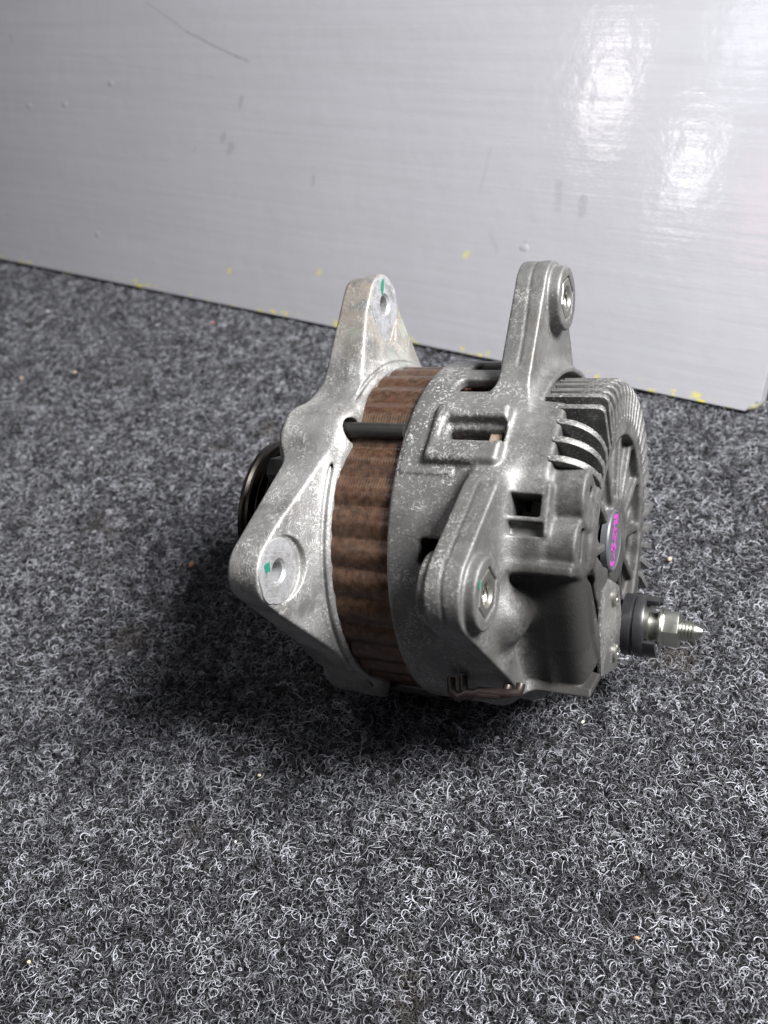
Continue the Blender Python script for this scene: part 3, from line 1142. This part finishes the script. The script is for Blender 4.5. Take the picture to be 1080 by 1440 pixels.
for a, b, w, s, k in (((-.5165, .2193), (-.4709, .1983), .0003, .0007, .55), ((-.4709, .1983), (-.442, .1886), .0005, .0009, .75), ((-.442, .1886), (-.4055, .178), .0004, .0009, .8),
                      ((-.6042, .1843), (-.5511, .1743), .0002, .0006, .22), ((-.5511, .1743), (-.4401, .1665), .0002, .0006, .22),
                      ((-.4101, .1536), (-.4109, .1477), .0009, .002, .6), ((-.4255, .1269), (-.4273, .1227), .0010, .002, .5), ((-.4176, .1198), (-.4193, .1145), .0010, .0025, .55), ((-.4153, .1184), (-.415, .117), .0006, .0015, .5),
                      ((-.3359, .103), (-.336, .0981), .0009, .0014, .5), ((-.1993, .1048), (-.196, .1311), .0003, .0018, .22), ((-.128, .1067), (-.1272, .0977), .0012, .0025, .5), ((-.1455, .1144), (-.1435, .099), .0009, .0028, .38),
                      ((-.187, .0794), (-.18, .069), .0005, .0020, .28), ((-.162, .0769), (-.1628, .0732), .0008, .001, .4), ((-.4546, .1159), (-.4550, .113), .0004, .0012, .4),
                      ((-.5547, .1592), (-.5540, .158), .0010, .0006, .4), ((-.6853, .1948), (-.684, .190), .0008, .0012, .5), ((-.691, .0427), (-.689, .0415), .0008, .0008, .5)):
    mk = n.math('MULTIPLY', seg_mask(n, x, z, a, b, w, s), k)
    marks = mk if marks is None else n.math('MAXIMUM', marks, mk)
mk_n = n.math('MULTIPLY', marks, n.ramp(n.noise(500, 3, .6), .25, .55))
col = n.mix(n.math('MULTIPLY', mk_n, .5), col, (.13, .128, .125))
edge = n.ramp(z, .0075, .001)
chip = n.math('MULTIPLY', n.ramp(n.noise(75, 4, .7, co=n.mapping(scale=(1, 1, 2.2))), .55, .62), edge)
for c_ in ((-.4111, .0264), (-.3232, .0368), (-.0025, .0018), (-.2416, .0026), (-.5165, .004), (-.2031, .064)):
    sp = seg_mask(n, x, z, c_, (c_[0] + .001, c_[1] + .0015), .0010, .0022)
    chip = n.math('MAXIMUM', chip, n.math('MULTIPLY', n.math('MULTIPLY', sp, .6), n.ramp(n.noise(600, 3), .35, .6)))
col = n.mix(chip, col, (.60, .52, .07))
h = n.math('ADD', n.math('MULTIPLY', strokes, 1.0), n.math('MULTIPLY', strokes2, .35))
nb = n.bump(h, .0010, .14)
nb = n.bump(lump, .004, .06, nb)
nb = n.bump(grit, .0008, .05, nb)
nub = None
for c_ in ((-.5656, .0383), (-.5547, .1592), (-.1628, .0735), (-.66, .1376), (-.612, .141)):
    s_ = seg_mask(n, x, z, c_, (c_[0] + .002, c_[1]), .0006, .0022)
    nub = s_ if nub is None else n.math('MAXIMUM', nub, s_)
nb = n.bump(nub, .0006, .45, nb)
board_mat = n.set(col, n.mixf(strokes, .08, .13), 0, nb, .5)
bm = bmesh.new()
W_, H_, TH = 1500, 620, 18
# outline in board space (x along the board, z up the face), rounded lower right corner
pts = [(-W_, H_), (-W_, 0)]
rc = 6.5
for k in range(7):
    q = -math.pi / 2 + math.pi / 2 * k / 6
    pts.append((-rc + rc * math.cos(q), rc + rc * math.sin(q)))
pts.append((0, H_))
a = [bm.verts.new((px * MM, 0, pz * MM)) for px, pz in pts]
b = [bm.verts.new((px * MM, TH * MM, pz * MM)) for px, pz in pts]
fa = bm.faces.new(a)
fb_ = bm.faces.new(b)
k = len(pts)
for i in range(k):
    bm.faces.new((a[i], a[(i + 1) % k], b[(i + 1) % k], b[i]))
bmesh.ops.bevel(bm, geom=list(fa.edges), offset=2.6 * MM, segments=4, affect='EDGES', profile=.5)
board = bm_obj('painted_board', bm, board_mat, None, 35)
for p_ in board.data.polygons:
    if p_.area > .002:
        p_.use_smooth = False
board.matrix_world = Matrix((
    (T.x, -NB.x, E.x, CORNER.x),
    (T.y, -NB.y, E.y, CORNER.y),
    (T.z, -NB.z, E.z, CORNER.z + .0005),
    (0, 0, 0, 1)))
tag(board, 'glossy white brush painted board with yellow chipped lower edge leaning behind the alternator', 'board')

# lamps of the room that mirror in the paint
def mirror_lamp(name, bx, bz, dist, size, size_y, power, color):
    p = board.matrix_world @ Vector((bx, 0, bz))
    d_ = (p - cam.location).normalized()
    r_ = d_ - 2 * d_.dot(NB) * NB
    lamp(name, p + r_ * dist, p, size, power, color, size_y)


mirror_lamp('tube_lamp', -.124, .170, 1.6, .06, .13, .5, (1.0, .93, .94))
mirror_lamp('spot_lamp', -.067, .1296, 1.6, .045, .075, .4, (1.0, .96, .97))
mirror_lamp('daylight_lamp', -.047, .198, 1.6, .08, .13, .24, (.80, .88, 1.0))
mirror_lamp('red_lamp', -.022, .1124, 1.6, .07, .09, .12, (1.0, .30, .42))

# ------------------------------------------------------------------ crumbs on the carpet
CR = [(-258, 323, 2.6, (.42, .31, .20), 'tan crumb on the carpet at the far left edge'),
      (-217, 319, 2.1, (.45, .34, .22), 'tan crumb on the carpet beside the larger crumb at far left'),
      (-260, 437, 2.4, (.50, .48, .42), 'pale crumb on the carpet nearest the board at far left'),
      (-117, 365, 1.9, (.45, .05, .05), 'small red crumb on the carpet in front of the board'),
      (-114, 78, 3.2, (.20, .10, .05), 'rust brown fleck in shade beside the lower front ear'),
      (124, 25, 2.3, (.46, .35, .24), 'tan crumb on the carpet behind the terminal stud'),
      (58, -62, 1.4, (.60, .55, .45), 'pale crumb on the carpet just below the rear corner of the alternator'),
      (-76, -63, 1.3, (.60, .55, .38), 'cream crumb on the carpet below the shadow of the alternator'),
      (-85, -92, 1.2, (.62, .58, .50), 'white crumb on the open carpet left of centre below the alternator'),
      (-158, -127, 1.8, (.55, .42, .26), 'tan flake on the carpet at the bottom left'),
      (52, -152, 1.6, (.36, .19, .10), 'orange brown splinter on the carpet at the bottom right'),
      (44, 281, 3.0, (.60, .60, .60), 'pale flake on the carpet between the upper ears and the board')]
for cx, cy, r, c_, lab in CR:
    rr = random.Random(lab)
    bm = bmesh.new()
    bmesh.ops.create_icosphere(bm, subdivisions=2, radius=r * .5 * MM)
    sx, sy_, sz_ = rr.uniform(.8, 1.4), rr.uniform(.6, 1.0), rr.uniform(.5, .8)
    for v in bm.verts:
        j = 1 + .25 * math.sin(v.co.x * 3000 + r) * math.cos(v.co.y * 2700) + rr.uniform(-.1, .1)
        v.co = Vector((v.co.x * sx, v.co.y * sy_, v.co.z * sz_)) * j
    o = bm_obj('crumb', bm, mat_simple('crumb_' + '_'.join(lab.split()[:2]), c_, .8, 0, .25, 2000, .0001), None, 60)
    o.location = (cx * MM, cy * MM, .0004)
    o.rotation_euler = (0, 0, rr.uniform(0, 3))
    tag(o, lab, 'crumb', 'crumbs scattered on the carpet')
